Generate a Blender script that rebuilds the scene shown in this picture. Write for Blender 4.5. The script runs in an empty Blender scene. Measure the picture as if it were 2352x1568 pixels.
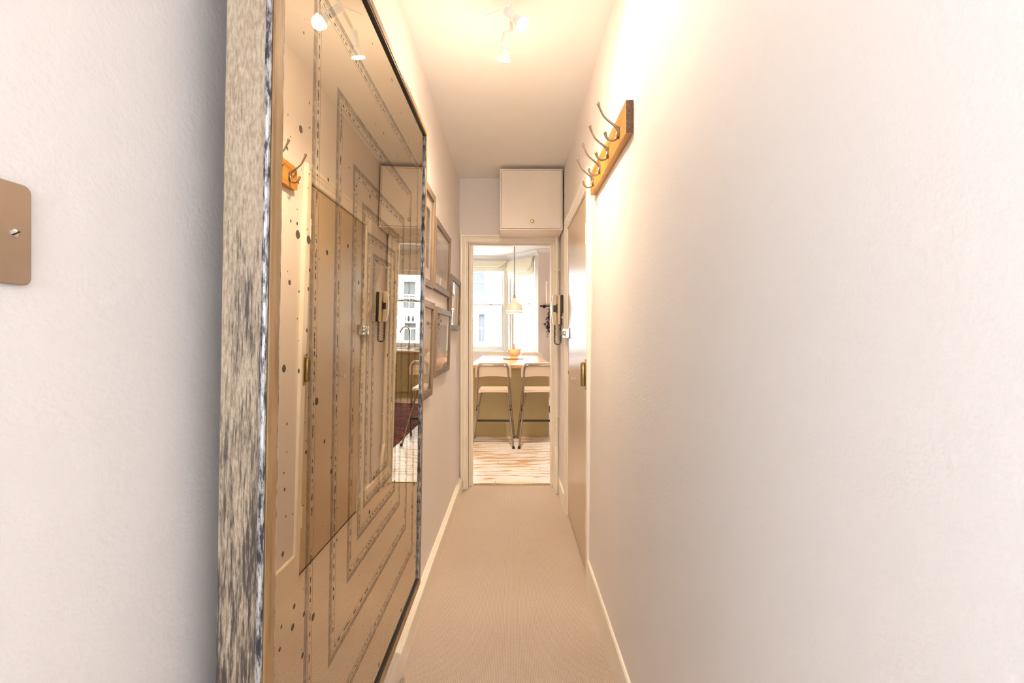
import bpy, bmesh, math, random
from mathutils import Vector, Matrix
random.seed(7)
R = math.radians
C = bpy.context.scene.collection
S = bpy.context.scene

# ------------------------------------------------------------------ camera, sky, exposure
cam_d = bpy.data.cameras.new('camera')
cam_d.sensor_width = 36.0
cam_d.lens = 1045.0 / 2352.0 * 36.0
cam_d.shift_x = -2.0 / 2352.0
cam_d.shift_y = -12.0 / 2352.0
cam_d.clip_start = 0.02
cam = bpy.data.objects.new('camera', cam_d)
cam.location = (0, 0, 1.25)
cam.rotation_euler = (R(90), 0, 0)
C.objects.link(cam)
S.camera = cam

world = bpy.data.worlds.new('overcast_sky')
S.world = world
world.use_nodes = True
bg = world.node_tree.nodes['Background']
bg.inputs['Color'].default_value = (0.81, 0.91, 1.0, 1)
bg.inputs['Strength'].default_value = 9.2

S.view_settings.view_transform = 'Standard'
S.view_settings.look = 'None'
S.view_settings.exposure = 2.0
S.view_settings.gamma = 1.0
S.view_settings.use_curve_mapping = False
try:
    S.cycles.max_bounces = 14
    S.cycles.diffuse_bounces = 8
    S.cycles.glossy_bounces = 6
    S.cycles.transparent_max_bounces = 16
    S.cycles.sample_clamp_indirect = 6.0
    S.cycles.use_denoising = True
    S.cycles.caustics_reflective = False
    S.cycles.caustics_refractive = False
except Exception:
    pass

LAMP = (1.0, 0.765, 0.525)          # warm halogen colour
SPOT_W = 7.8                     # watts of one spotlight head
BEAM = 0.9                       # share of it in the beam

K_FILL = 48.0                      # added kitchen fill lamp, out of view

# ------------------------------------------------------------------ room dimensions (metres)
WL = -0.438                       # left wall face
def XR(z): return 0.372 + 0.0075 * z   # right wall leans out a little towards the ceiling
YE = 3.74                         # end wall face
CEIL = 2.546
YB = -1.5                         # back end of the hall
KY = 3.845                        # start of kitchen boards
KF = 9.3                          # kitchen front wall
KC = 3.03                         # kitchen ceiling

# daylight portals (guide the sky light through the windows, they give off no light)
def portal(name, loc, rot, sx, sy):
    d = bpy.data.lights.new(name, 'AREA')
    d.shape = 'RECTANGLE'; d.size = sx; d.size_y = sy
    o = bpy.data.objects.new(name, d)
    o.location = loc; o.rotation_euler = rot
    C.objects.link(o)
    try: d.cycles.is_portal = True
    except Exception: pass
portal('sky_portal_back', (-0.02, YB - 0.11, 1.50), (R(90), 0, R(180)), 0.42, 0.62)
portal('sky_portal_side', (-0.57, -0.85, 1.40), (0, R(-90), 0), 0.72, 0.52)
portal('sky_portal_bay', (-0.70, 10.26, 1.8), (R(-90), 0, 0), 1.1, 1.9)
portal('sky_portal_sink', (1.55, KF + 0.24, 1.9), (R(-90), 0, 0), 1.0, 1.9)

# ------------------------------------------------------------------ materials
def new_mat(name):
    m = bpy.data.materials.new(name); m.use_nodes = True
    nt = m.node_tree
    b = nt.nodes['Principled BSDF']
    return m, nt, b
def N(nt, t, **kw):
    n = nt.nodes.new(t)
    for k, v in kw.items(): setattr(n, k, v)
    return n
def L(nt, a, b): nt.links.new(a, b)
def coords(nt, kind='Object', scale=(1, 1, 1)):
    if kind == 'Position':
        g = N(nt, 'ShaderNodeNewGeometry'); out = g.outputs['Position']
    else:
        t = N(nt, 'ShaderNodeTexCoord'); out = t.outputs[kind]
    mp = N(nt, 'ShaderNodeMapping')
    mp.inputs['Scale'].default_value = scale
    L(nt, out, mp.inputs['Vector'])
    return mp.outputs['Vector']
def ramp(nt, fac, stops):
    r = N(nt, 'ShaderNodeValToRGB')
    el = r.color_ramp.elements
    while len(el) < len(stops): el.new(0.5)
    for e, (p, c) in zip(el, stops):
        e.position = p; e.color = (c[0], c[1], c[2], 1)
    L(nt, fac, r.inputs['Fac'])
    return r.outputs['Color']
def noise(nt, vec, scale, detail=4, rough=0.55, dist=0.0):
    n = N(nt, 'ShaderNodeTexNoise')
    n.inputs['Scale'].default_value = scale; n.inputs['Detail'].default_value = detail
    n.inputs['Roughness'].default_value = rough; n.inputs['Distortion'].default_value = dist
    L(nt, vec, n.inputs['Vector'])
    return n.outputs['Fac']
def bump(nt, b, h, strength, dist=0.01):
    n = N(nt, 'ShaderNodeBump')
    n.inputs['Strength'].default_value = strength; n.inputs['Distance'].default_value = dist
    L(nt, h, n.inputs['Height']); L(nt, n.outputs['Normal'], b.inputs['Normal'])
def mixc(nt, fac, a, b):
    m = N(nt, 'ShaderNodeMix', data_type='RGBA')
    for s, v in ((m.inputs[0], fac), (m.inputs[6], a), (m.inputs[7], b)):
        if hasattr(v, 'links'): L(nt, v, s)
        elif isinstance(v, (int, float)): s.default_value = v
        else: s.default_value = (v[0], v[1], v[2], 1)
    return m.outputs[2]
def math_(nt, op, a, b=None, c=None, clamp=False):
    n = N(nt, 'ShaderNodeMath', operation=op); n.use_clamp = clamp
    for i, v in enumerate((a, b, c)):
        if v is None: continue
        if hasattr(v, 'links'): L(nt, v, n.inputs[i])
        else: n.inputs[i].default_value = v
    return n.outputs[0]

def plain(name, col, rough=0.5, metal=0.0, var=0.06, vscale=6.0, bstr=0.0, bscale=80.0, coat=0.0, kind='Position', spec=None):
    m, nt, b = new_mat(name)
    v = coords(nt, kind)
    f = noise(nt, v, vscale, 3)
    lo = [max(0, c * (1 - var)) for c in col]; hi = [min(1, c * (1 + var)) for c in col]
    L(nt, ramp(nt, f, [(0.3, lo), (0.7, hi)]), b.inputs['Base Color'])
    b.inputs['Roughness'].default_value = rough
    b.inputs['Metallic'].default_value = metal
    if coat: b.inputs['Coat Weight'].default_value = coat; b.inputs['Coat Roughness'].default_value = 0.12
    if spec is not None: b.inputs['Specular IOR Level'].default_value = spec
    if bstr: bump(nt, b, noise(nt, v, bscale, 4), bstr, 0.004)
    return m

M = {}
M['wall'] = plain('wall_paint', (0.785, 0.745, 0.725), 0.75, var=0.015, vscale=2.0, bstr=0.22, bscale=120)
M['ceiling'] = plain('ceiling_paint', (0.90, 0.885, 0.86), 0.8, var=0.015, vscale=2.0, bstr=0.08, bscale=60)
M['kwall'] = plain('kitchen_wall_paint', (0.74, 0.65, 0.59), 0.8, var=0.02, vscale=2.0)
M['kceil'] = plain('kitchen_ceiling_paint', (0.80, 0.80, 0.79), 0.8, var=0.01)
M['gloss'] = plain('cream_gloss_paint', (0.86, 0.80, 0.69), 0.32, var=0.03, vscale=9)
M['leaf'] = plain('door_leaf_paint', (0.565, 0.455, 0.315), 0.28, var=0.03, vscale=4, bstr=0.02, bscale=14)
M['cup'] = plain('cupboard_paint', (0.82, 0.745, 0.65), 0.35, var=0.03, vscale=5)
M['win'] = plain('window_paint', (0.70, 0.67, 0.60), 0.35, var=0.02)
M['white'] = plain('white_enamel', (0.86, 0.85, 0.82), 0.3, var=0.02)
M['chrome'] = plain('chrome', (0.78, 0.77, 0.75), 0.10, 1.0, var=0.03)
M['steel'] = plain('tube_steel', (0.34, 0.29, 0.25), 0.24, 1.0, var=0.05)
M['brass'] = plain('aged_brass', (0.42, 0.30, 0.13), 0.30, 1.0, var=0.18, vscale=60)
M['hook'] = plain('antique_nickel', (0.30, 0.235, 0.175), 0.3, 1.0, var=0.18, vscale=70)
M['plate'] = plain('brushed_switch_plate', (0.50, 0.40, 0.31), 0.36, 1.0, var=0.05, vscale=20)
M['black'] = plain('black_plastic', (0.018, 0.016, 0.015), 0.4, var=0.2)
M['iron'] = plain('black_iron', (0.02, 0.02, 0.022), 0.5, 0.6, var=0.2)
M['phone'] = plain('ivory_plastic', (0.66, 0.55, 0.36), 0.33, var=0.05, vscale=12)
M['plastic'] = plain('cream_plastic', (0.82, 0.70, 0.55), 0.38, var=0.03)
M['olive'] = plain('olive_painted_board', (0.42, 0.335, 0.155), 0.42, var=0.06, vscale=3)
M['stone'] = plain('cream_stoneware', (0.80, 0.62, 0.42), 0.45, var=0.05)
M['blind'] = plain('cream_linen', (0.80, 0.73, 0.58), 0.9, var=0.04, vscale=30, bstr=0.1, bscale=200)
M['mat_board'] = plain('mount_board', (0.84, 0.76, 0.64), 0.8, var=0.02)
M['render'] = plain('white_render', (0.66, 0.67, 0.68), 0.9, var=0.04, vscale=1.2)
M['stucco_grey'] = plain('grey_brick_panel', (0.34, 0.34, 0.35), 0.9, var=0.1, vscale=9)
M['dish'] = plain('grey_dish', (0.04, 0.05, 0.058), 0.5, var=0.03)
M['grey_pipe'] = plain('grey_pipe', (0.045, 0.05, 0.055), 0.5, var=0.05)
M['asphalt'] = plain('street_asphalt', (0.12, 0.12, 0.12), 0.9, var=0.2)
M['leaf_dry'] = plain('dried_leaf', (0.07, 0.018, 0.022), 0.8, var=0.4, vscale=40)
M['dark_gap'] = plain('dark_underfloor', (0.05, 0.04, 0.03), 0.9)
M['cord_grey'] = plain('grey_cloth_cord', (0.24, 0.23, 0.17), 0.8)

def wood(name, dark, mid, light, rough, axis='y', s=1.0, coat=0.0, kind='Object', fine=1.0):
    m, nt, b = new_mat(name)
    sc = {'x': (1.2, 14, 14), 'y': (14, 1.2, 14), 'z': (14, 14, 1.2)}[axis]
    v = coords(nt, kind, tuple(q * s for q in sc))
    f = noise(nt, v, 2.2, 6, 0.6, 0.6)
    v2 = coords(nt, kind, tuple(q * s * 5 for q in sc))
    g = noise(nt, v2, 3.0 * fine, 4, 0.6)
    f2 = math_(nt, 'ADD', math_(nt, 'MULTIPLY', f, 0.72), math_(nt, 'MULTIPLY', g, 0.28))
    L(nt, ramp(nt, f2, [(0.32, dark), (0.5, mid), (0.68, light)]), b.inputs['Base Color'])
    b.inputs['Roughness'].default_value = rough
    if coat: b.inputs['Coat Weight'].default_value = coat; b.inputs['Coat Roughness'].default_value = 0.15
    bump(nt, b, f2, 0.15, 0.003)
    return m
M['rack'] = wood('honey_pine', (0.30, 0.12, 0.02), (0.52, 0.25, 0.05), (0.66, 0.36, 0.09), 0.42, 'y', kind='Object')
M['rack_end'] = plain('rough_end_grain', (0.16, 0.09, 0.06), 0.85, var=0.5, vscale=160, bstr=0.4, bscale=300)
M['top'] = wood('oak_worktop', (0.36, 0.17, 0.06), (0.52, 0.27, 0.11), (0.62, 0.36, 0.16), 0.2, 'y', 0.8)
M['picture_wood'] = wood('weathered_frame_wood', (0.13, 0.085, 0.05), (0.235, 0.165, 0.105), (0.32, 0.24, 0.165), 0.6, 'z', 1.5)
M['golden'] = wood('gilt_worn_wood', (0.17, 0.085, 0.028), (0.32, 0.185, 0.075), (0.40, 0.255, 0.12), 0.45, 'z', 2.0)
M['pestle'] = wood('pestle_wood', (0.45, 0.2, 0.08), (0.6, 0.3, 0.12), (0.65, 0.36, 0.18), 0.5, 'z', 3)

def m_frame():       # silvered, rubbed mirror frame with dark streaks showing through
    m, nt, b = new_mat('rubbed_silver_wood')
    v = coords(nt, 'Object', (170, 170, 11)); f = noise(nt, v, 2.0, 8, 0.75, 0.25)
    v2 = coords(nt, 'Object', (16, 16, 2.2)); g = noise(nt, v2, 2.0, 4, 0.6)
    v3 = coords(nt, 'Object', (160, 160, 40)); h = noise(nt, v3, 2.0, 4, 0.7)
    c1 = ramp(nt, h, [(0.30, (0.28, 0.195, 0.12)), (0.65, (0.51, 0.42, 0.315))])
    # worn dark streaks, denser towards the foot: real stain plus painted-in light falloff
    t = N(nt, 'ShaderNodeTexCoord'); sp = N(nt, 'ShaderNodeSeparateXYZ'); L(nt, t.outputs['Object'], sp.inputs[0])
    wear_shade = math_(nt, 'MULTIPLY_ADD', sp.outputs['Z'], -0.18, 0.025)
    k = math_(nt, 'ADD', math_(nt, 'MULTIPLY_ADD', g, 0.42, wear_shade), math_(nt, 'MULTIPLY', f, 0.72))
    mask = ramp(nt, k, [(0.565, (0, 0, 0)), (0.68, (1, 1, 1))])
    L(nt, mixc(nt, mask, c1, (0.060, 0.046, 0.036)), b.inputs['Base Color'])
    b.inputs['Roughness'].default_value = 0.5
    bump(nt, b, math_(nt, 'ADD', f, h), 0.35, 0.002)
    return m
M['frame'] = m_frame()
def m_bead():
    m, nt, b = new_mat('dark_silver_bead')
    v = coords(nt, 'Object', (90, 90, 18)); f = noise(nt, v, 2.0, 6, 0.7)
    L(nt, ramp(nt, f, [(0.42, (0.03, 0.03, 0.045)), (0.58, (0.55, 0.53, 0.52))]), b.inputs['Base Color'])
    b.inputs['Roughness'].default_value = 0.4; b.inputs['Metallic'].default_value = 0.3
    return m
M['bead'] = m_bead()

def m_carpet():
    m, nt, b = new_mat('ribbed_beige_carpet')
    g = N(nt, 'ShaderNodeNewGeometry'); sp = N(nt, 'ShaderNodeSeparateXYZ'); L(nt, g.outputs['Position'], sp.inputs[0])
    wob = noise(nt, g.outputs['Position'], 60, 2)
    xx = math_(nt, 'MULTIPLY_ADD', wob, 0.004, sp.outputs['X'])
    rib = math_(nt, 'MULTIPLY_ADD', math_(nt, 'SINE', math_(nt, 'MULTIPLY', xx, 2 * math.pi / 0.0062)), 0.5, 0.5)
    sh = math_(nt, 'MULTIPLY', math_(nt, 'FLOOR', math_(nt, 'MULTIPLY', xx, 1 / 0.0062)), 0.37)
    loop = math_(nt, 'MULTIPLY_ADD', math_(nt, 'SINE', math_(nt, 'MULTIPLY_ADD', sp.outputs['Y'], 2 * math.pi / 0.0085, math_(nt, 'MULTIPLY', sh, 6.28))), 0.5, 0.5)
    hgt = math_(nt, 'ADD', math_(nt, 'MULTIPLY', rib, 0.6), math_(nt, 'MULTIPLY', loop, 0.4))
    fine = noise(nt, g.outputs['Position'], 260, 3, 0.75)
    big = noise(nt, g.outputs['Position'], 2.2, 3)
    base = ramp(nt, big, [(0.3, (0.68, 0.575, 0.485)), (0.7, (0.74, 0.635, 0.54))])
    dk = mixc(nt, math_(nt, 'MULTIPLY_ADD', hgt, 0.50, math_(nt, 'MULTIPLY_ADD', fine, 1.5, -0.42), clamp=True), (0.30, 0.225, 0.17), base)
    L(nt, dk, b.inputs['Base Color'])
    b.inputs['Roughness'].default_value = 0.95; b.inputs['Specular IOR Level'].default_value = 0.1
    bump(nt, b, math_(nt, 'MULTIPLY_ADD', fine, 0.5, hgt), 0.6, 0.003)
    return m
M['carpet'] = m_carpet()

def m_plank():       # white painted boards, paint worn through to orange pine
    m, nt, b = new_mat('worn_white_floorboard')
    v = coords(nt, 'Position', (3.0, 26, 10)); f = noise(nt, v, 1.0, 6, 0.62, 0.4)
    v2 = coords(nt, 'Position', (1.1, 1.4, 1)); g = noise(nt, v2, 1.0, 2)
    v3 = coords(nt, 'Position', (9, 70, 10)); h = noise(nt, v3, 1.0, 5, 0.7)
    k = math_(nt, 'ADD', math_(nt, 'MULTIPLY', f, 0.75), math_(nt, 'MULTIPLY', g, 0.25))
    mask = ramp(nt, k, [(0.505, (0, 0, 0)), (0.57, (1, 1, 1))])
    mask2 = ramp(nt, h, [(0.585, (0, 0, 0)), (0.66, (1, 1, 1))])
    paint = ramp(nt, h, [(0.25, (0.78, 0.74, 0.68)), (0.6, (0.86, 0.83, 0.79))])
    c = mixc(nt, mask, paint, ramp(nt, h, [(0.35, (0.40, 0.20, 0.06)), (0.6, (0.66, 0.42, 0.18))]))
    L(nt, mixc(nt, math_(nt, 'MULTIPLY', mask2, 0.6), c, (0.34, 0.20, 0.10)), b.inputs['Base Color'])
    b.inputs['Roughness'].default_value = 0.38
    bump(nt, b, h, 0.15, 0.002)
    return m
M['plank'] = m_plank()

def m_rug():
    m, nt, b = new_mat('red_woven_rug')
    v = coords(nt, 'Object', (1, 1, 1))
    vo = N(nt, 'ShaderNodeTexVoronoi'); vo.inputs['Scale'].default_value = 9.0; vo.distance = 'MANHATTAN'
    L(nt, v, vo.inputs['Vector'])
    c = ramp(nt, vo.outputs['Distance'], [(0.10, (0.02, 0.025, 0.08)), (0.25, (0.20, 0.018, 0.015)), (0.45, (0.34, 0.11, 0.03)), (0.6, (0.10, 0.015, 0.02))])
    n2 = noise(nt, v, 40, 3)
    L(nt, mixc(nt, math_(nt, 'MULTIPLY', n2, 0.25), c, (0.12, 0.02, 0.025)), b.inputs['Base Color'])
    b.inputs['Roughness'].default_value = 0.95
    return m
M['rug'] = m_rug()

def m_print(name, pal, scale, seed):
    m, nt, b = new_mat(name)
    t = N(nt, 'ShaderNodeTexCoord'); mp = N(nt, 'ShaderNodeMapping'); mp.inputs['Location'].default_value = (seed, seed * 2.3, seed * .7)
    mp.inputs['Scale'].default_value = (1, 1, 1); L(nt, t.outputs['Object'], mp.inputs['Vector'])
    f = noise(nt, mp.outputs['Vector'], scale, 5, 0.6, 1.2)
    L(nt, ramp(nt, f, pal), b.inputs['Base Color']); b.inputs['Roughness'].default_value = 0.8
    return m
PG = [(0.36, (0.10, 0.085, 0.07)), (0.47, (0.33, 0.29, 0.25)), (0.56, (0.50, 0.45, 0.39)), (0.66, (0.62, 0.56, 0.48))]
PD = [(0.36, (0.045, 0.035, 0.03)), (0.5, (0.15, 0.12, 0.10)), (0.64, (0.36, 0.31, 0.26))]
PL = [(0.36, (0.20, 0.18, 0.17)), (0.44, (0.62, 0.56, 0.48)), (0.7, (0.74, 0.67, 0.57))]

def m_glass(name, refl=0.06, tint=(1, 1, 1)):
    m = bpy.data.materials.new(name); m.use_nodes = True; nt = m.node_tree
    nt.nodes.remove(nt.nodes['Principled BSDF'])
    out = nt.nodes['Material Output']
    tr = N(nt, 'ShaderNodeBsdfTransparent'); tr.inputs['Color'].default_value = (*tint, 1)
    gl = N(nt, 'ShaderNodeBsdfGlossy'); gl.inputs['Roughness'].default_value = 0.01
    fr = N(nt, 'ShaderNodeFresnel'); ge = N(nt, 'ShaderNodeNewGeometry')
    L(nt, math_(nt, 'MULTIPLY_ADD', ge.outputs['Backfacing'], 1 / 1.5 - 1.5, 1.5), fr.inputs['IOR'])   # thin pane: both faces reflect alike
    mx = N(nt, 'ShaderNodeMixShader')
    L(nt, fr.outputs[0], mx.inputs[0]); L(nt, tr.outputs[0], mx.inputs[1]); L(nt, gl.outputs[0], mx.inputs[2])
    L(nt, mx.outputs[0], out.inputs['Surface'])
    return m
M['glass'] = m_glass('clear_glass')
M['pane_far'] = plain('far_window_glass', (0.052, 0.054, 0.055), 0.6, var=0.1, spec=0.1)

def m_emit(name, col, s):
    m, nt, b = new_mat(name)
    b.inputs['Base Color'].default_value = (0.9, 0.85, 0.8, 1)
    v = coords(nt, 'Object'); f = noise(nt, v, 200, 2)
    L(nt, ramp(nt, f, [(0.3, [c * .9 for c in col]), (0.7, col)]), b.inputs['Emission Color'])
    b.inputs['Emission Strength'].default_value = s
    return m
M['bulb'] = m_emit('lit_bulb_glass', (1.0, 0.86, 0.62), 14.0)
M['bulb_rim'] = m_emit('glowing_reflector_edge', (1.0, 0.80, 0.5), 1.3)

# mirror rectangles (half width, half height) etched one inside the other
RECTS = [(.397, .652), (.2965, .527), (.208, .421), (.1515, .36), (.112, .305), (.0715, .265)]
def m_mirror():
    m = bpy.data.materials.new('antiqued_mirror_glass'); m.use_nodes = True; nt = m.node_tree
    b = nt.nodes['Principled BSDF']
    out = nt.nodes['Material Output']
    t = N(nt, 'ShaderNodeTexCoord'); sp = N(nt, 'ShaderNodeSeparateXYZ'); L(nt, t.outputs['Object'], sp.inputs[0])
    P = t.outputs['Object']
    v0 = math_(nt, 'ADD', sp.outputs['Z'], 0.0)
    wob = math_(nt, 'MULTIPLY_ADD', noise(nt, P, 9, 3), 0.006, -0.003)
    u = math_(nt, 'ABSOLUTE', math_(nt, 'ADD', sp.outputs['Y'], -0.008))
    v = math_(nt, 'ABSOLUTE', v0)
    brk = noise(nt, P, 55, 4, 0.7)
    dash = noise(nt, P, 90, 2, 0.5)
    fine = noise(nt, P, 240, 3, 0.7)
    def band(s, c, w):   # 1 inside |s-c|<w
        return math_(nt, 'LESS_THAN', math_(nt, 'ABSOLUTE', math_(nt, 'ADD', s, -c)), w)
    tot = None
    for k, (hw, hh) in enumerate(RECTS):
        q = (1.0, 1.0, .85, .75, .7, .6)[k]
        s = math_(nt, 'MAXIMUM', math_(nt, 'ADD', u, -hw), math_(nt, 'ADD', v, -hh))
        s = math_(nt, 'ADD', s, math_(nt, 'MULTIPLY', wob, 0.35))
        wash = math_(nt, 'MULTIPLY', band(s, 0.0075 * q, 0.0058 * q), 0.52)
        l1 = math_(nt, 'MULTIPLY', band(s, -0.001 * q, 0.0009), 0.62)
        l2 = math_(nt, 'MULTIPLY', band(s, -0.0155 * q, 0.0009), 0.55)
        d1 = math_(nt, 'MULTIPLY', math_(nt, 'MULTIPLY', band(s, -0.008 * q, 0.0024 * q), math_(nt, 'GREATER_THAN', dash, 0.5)), 0.85)
        e = math_(nt, 'MAXIMUM', math_(nt, 'MAXIMUM', wash, l1), math_(nt, 'MAXIMUM', l2, d1))
        tot = e if tot is None else math_(nt, 'MAXIMUM', tot, e)
    tot = math_(nt, 'MULTIPLY', tot, ramp(nt, brk, [(0.30, (0.25,) * 3), (0.5, (1, 1, 1))]))
    # foxing spots, thickest along the outer edge nearest the viewer
    cmb = N(nt, 'ShaderNodeCombineXYZ'); L(nt, sp.outputs['Y'], cmb.inputs[0]); L(nt, sp.outputs['Z'], cmb.inputs[1])
    vo = N(nt, 'ShaderNodeTexVoronoi', voronoi_dimensions='2D'); vo.inputs['Scale'].default_value = 30.0; L(nt, cmb.outputs[0], vo.inputs['Vector'])
    sc = N(nt, 'ShaderNodeSeparateColor'); L(nt, vo.outputs['Color'], sc.inputs[0])
    edge = math_(nt, 'MULTIPLY_ADD', math_(nt, 'MAXIMUM', math_(nt, 'MULTIPLY', sp.outputs['Y'], -1.0), math_(nt, 'MULTIPLY', sp.outputs['Y'], 0.9)), 2.0, 0.0)
    edge = ramp(nt, edge, [(0.70, (0, 0, 0)), (0.86, (1, 1, 1))])
    thr = math_(nt, 'MULTIPLY_ADD', edge, -0.42, 0.93)
    on = math_(nt, 'GREATER_THAN', sc.outputs[0], thr)
    rad = math_(nt, 'MULTIPLY_ADD', math_(nt, 'MULTIPLY', sc.outputs[1], sc.outputs[1]), 0.17, 0.06)
    spot = math_(nt, 'MULTIPLY', on, math_(nt, 'LESS_THAN', math_(nt, 'MULTIPLY_ADD', fine, 0.05, vo.outputs['Distance']), rad))
    # black flaking along the very edge
    eu = math_(nt, 'MULTIPLY_ADD', math_(nt, 'ABSOLUTE', sp.outputs['Y']), -1.0, 0.51)
    flk = math_(nt, 'LESS_THAN', eu, math_(nt, 'MULTIPLY_ADD', ramp(nt, noise(nt, P, 14, 4), [(0.5, (0, 0, 0)), (0.75, (1, 1, 1))]), 0.022, 0.001))
    sm = math_(nt, 'MULTIPLY', math_(nt, 'MAXIMUM', spot, flk), 0.88)
    tot = math_(nt, 'MAXIMUM', tot, sm, clamp=True)
    gl = N(nt, 'ShaderNodeBsdfGlossy'); gl.inputs['Color'].default_value = (0.70, 0.635, 0.53, 1); gl.inputs['Roughness'].default_value = 0.0
    L(nt, mixc(nt, fine, (0.02, 0.018, 0.016), (0.05, 0.043, 0.037)), b.inputs['Base Color']); b.inputs['Roughness'].default_value = 0.6; b.inputs['Specular IOR Level'].default_value = 0.1
    mx = N(nt, 'ShaderNodeMixShader')
    L(nt, tot, mx.inputs[0]); L(nt, gl.outputs[0], mx.inputs[1]); L(nt, b.outputs[0], mx.inputs[2])
    L(nt, mx.outputs[0], out.inputs['Surface'])
    return m
M['mirror'] = m_mirror()

# ------------------------------------------------------------------ mesh helpers
class MB:
    def __init__(s): s.bm = bmesh.new()
    def hexa(s, pts):     # 8 points: bottom ring 0-3, top ring 4-7
        vs = [s.bm.verts.new(p) for p in pts]
        for f in ((0, 3, 2, 1), (4, 5, 6, 7), (0, 1, 5, 4), (1, 2, 6, 5), (2, 3, 7, 6), (3, 0, 4, 7)):
            s.bm.faces.new([vs[i] for i in f])
        return s
    def box(s, x0, x1, y0, y1, z0, z1):
        return s.hexa([(x0, y0, z0), (x1, y0, z0), (x1, y1, z0), (x0, y1, z0), (x0, y0, z1), (x1, y0, z1), (x1, y1, z1), (x0, y1, z1)])
    def prism(s, poly, fn, a, b):   # poly of 2-D points, fn(p, t) -> 3-D, from t=a to t=b
        r0 = [s.bm.verts.new(fn(p, a)) for p in poly]; r1 = [s.bm.verts.new(fn(p, b)) for p in poly]
        n = len(poly)
        for i in range(n): s.bm.faces.new((r0[i], r0[(i + 1) % n], r1[(i + 1) % n], r1[i]))
        s.bm.faces.new(r0[::-1]); s.bm.faces.new(r1)
        return s
    def lathe(s, prof, seg=28, mat=Matrix()):   # prof [(r,z)], around local z
        rings = []
        for r, z in prof:
            if r < 1e-6: rings.append([s.bm.verts.new(mat @ Vector((0, 0, z)))])
            else: rings.append([s.bm.verts.new(mat @ Vector((r * math.cos(2 * math.pi * k / seg), r * math.sin(2 * math.pi * k / seg), z))) for k in range(seg)])
        for a, b in zip(rings, rings[1:]):
            for k in range(seg):
                j = (k + 1) % seg
                if len(a) == 1 and len(b) == 1: continue
                if len(a) == 1: s.bm.faces.new((a[0], b[j], b[k]))
                elif len(b) == 1: s.bm.faces.new((a[k], a[j], b[0]))
                else: s.bm.faces.new((a[k], a[j], b[j], b[k]))
        return s
    def tube(s, pts, rad, seg=10, sub=0, cap=True):
        P = [Vector(p) for p in pts]
        rr = list(rad) if isinstance(rad, (list, tuple)) else [rad] * len(P)
        if sub:
            Q, q = [], []
            for i in range(len(P) - 1):
                p0 = P[max(i - 1, 0)]; p1 = P[i]; p2 = P[i + 1]; p3 = P[min(i + 2, len(P) - 1)]
                for k in range(sub):
                    t = k / sub
                    Q.append(0.5 * ((2 * p1) + (p2 - p0) * t + (2 * p0 - 5 * p1 + 4 * p2 - p3) * t * t + (3 * p1 - p0 - 3 * p2 + p3) * t ** 3))
                    q.append(rr[i] * (1 - t) + rr[i + 1] * t)
            Q.append(P[-1]); q.append(rr[-1]); P, rr = Q, q
        rings = []; up = None
        for i, p in enumerate(P):
            d = (P[min(i + 1, len(P) - 1)] - P[max(i - 1, 0)]).normalized()
            if up is None:
                up = Vector((0, 0, 1)) if abs(d.z) < 0.9 else Vector((1, 0, 0))
            a = d.cross(up)
            if a.length < 1e-5: a = d.orthogonal()
            a.normalize(); bq = a.cross(d).normalized(); up = bq
            rings.append([s.bm.verts.new(p + rr[i] * (math.cos(2 * math.pi * k / seg) * a + math.sin(2 * math.pi * k / seg) * bq)) for k in range(seg)])
        for a, b in zip(rings, rings[1:]):
            for k in range(seg):
                j = (k + 1) % seg
                s.bm.faces.new((a[k], a[j], b[j], b[k]))
        if cap:
            s.bm.faces.new(rings[0][::-1]); s.bm.faces.new(rings[-1])
        return s
    def ball(s, c, r, seg=14):
        n = 8
        return s.lathe([(r * math.sin(math.pi * i / n), -r * math.cos(math.pi * i / n)) for i in range(n + 1)], seg, Matrix.Translation(c))
    def xf(s, m): bmesh.ops.transform(s.bm, matrix=m, verts=s.bm.verts); return s

def build(name, mb, mat, parent=None, bevel=0.0, smooth=False, seg=2):
    bmesh.ops.recalc_face_normals(mb.bm, faces=mb.bm.faces)
    if bevel:
        es = [e for e in mb.bm.edges if len(e.link_faces) == 2 and e.calc_face_angle(0) > 0.6]
        bmesh.ops.bevel(mb.bm, geom=es, offset=bevel, segments=seg, profile=0.5, affect='EDGES', clamp_overlap=True)
    me = bpy.data.meshes.new(name); mb.bm.to_mesh(me); mb.bm.free()
    me.materials.append(M[mat] if isinstance(mat, str) else mat)
    if smooth:
        for p in me.polygons: p.use_smooth = True
        try: me.set_sharp_from_angle(angle=R(40))
        except Exception: pass
    o = bpy.data.objects.new(name, me); C.objects.link(o)
    if parent: o.parent = parent
    return o
def empty(name, loc=(0, 0, 0), rot=(0, 0, 0)):
    o = bpy.data.objects.new(name, None); o.location = loc; o.rotation_euler = rot; o.empty_display_size = 0.05
    C.objects.link(o); return o
def thing(name, label, cat, loc=(0, 0, 0), rot=(0, 0, 0), group=None):
    return tag(empty(name, loc, rot), label, cat, group)
def tag(o, label, cat, group=None):
    o['label'] = label; o['category'] = cat
    if group: o['group'] = group
    return o
def struct(o, label=None, cat=None):
    o['kind'] = 'structure'
    if label: o['label'] = label
    if cat: o['category'] = cat
    return o
def copy_tree(o, parent=None):
    c = o.copy(); C.objects.link(c); c.parent = parent
    for ch in list(o.children): copy_tree(ch, c)
    return c

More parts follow.
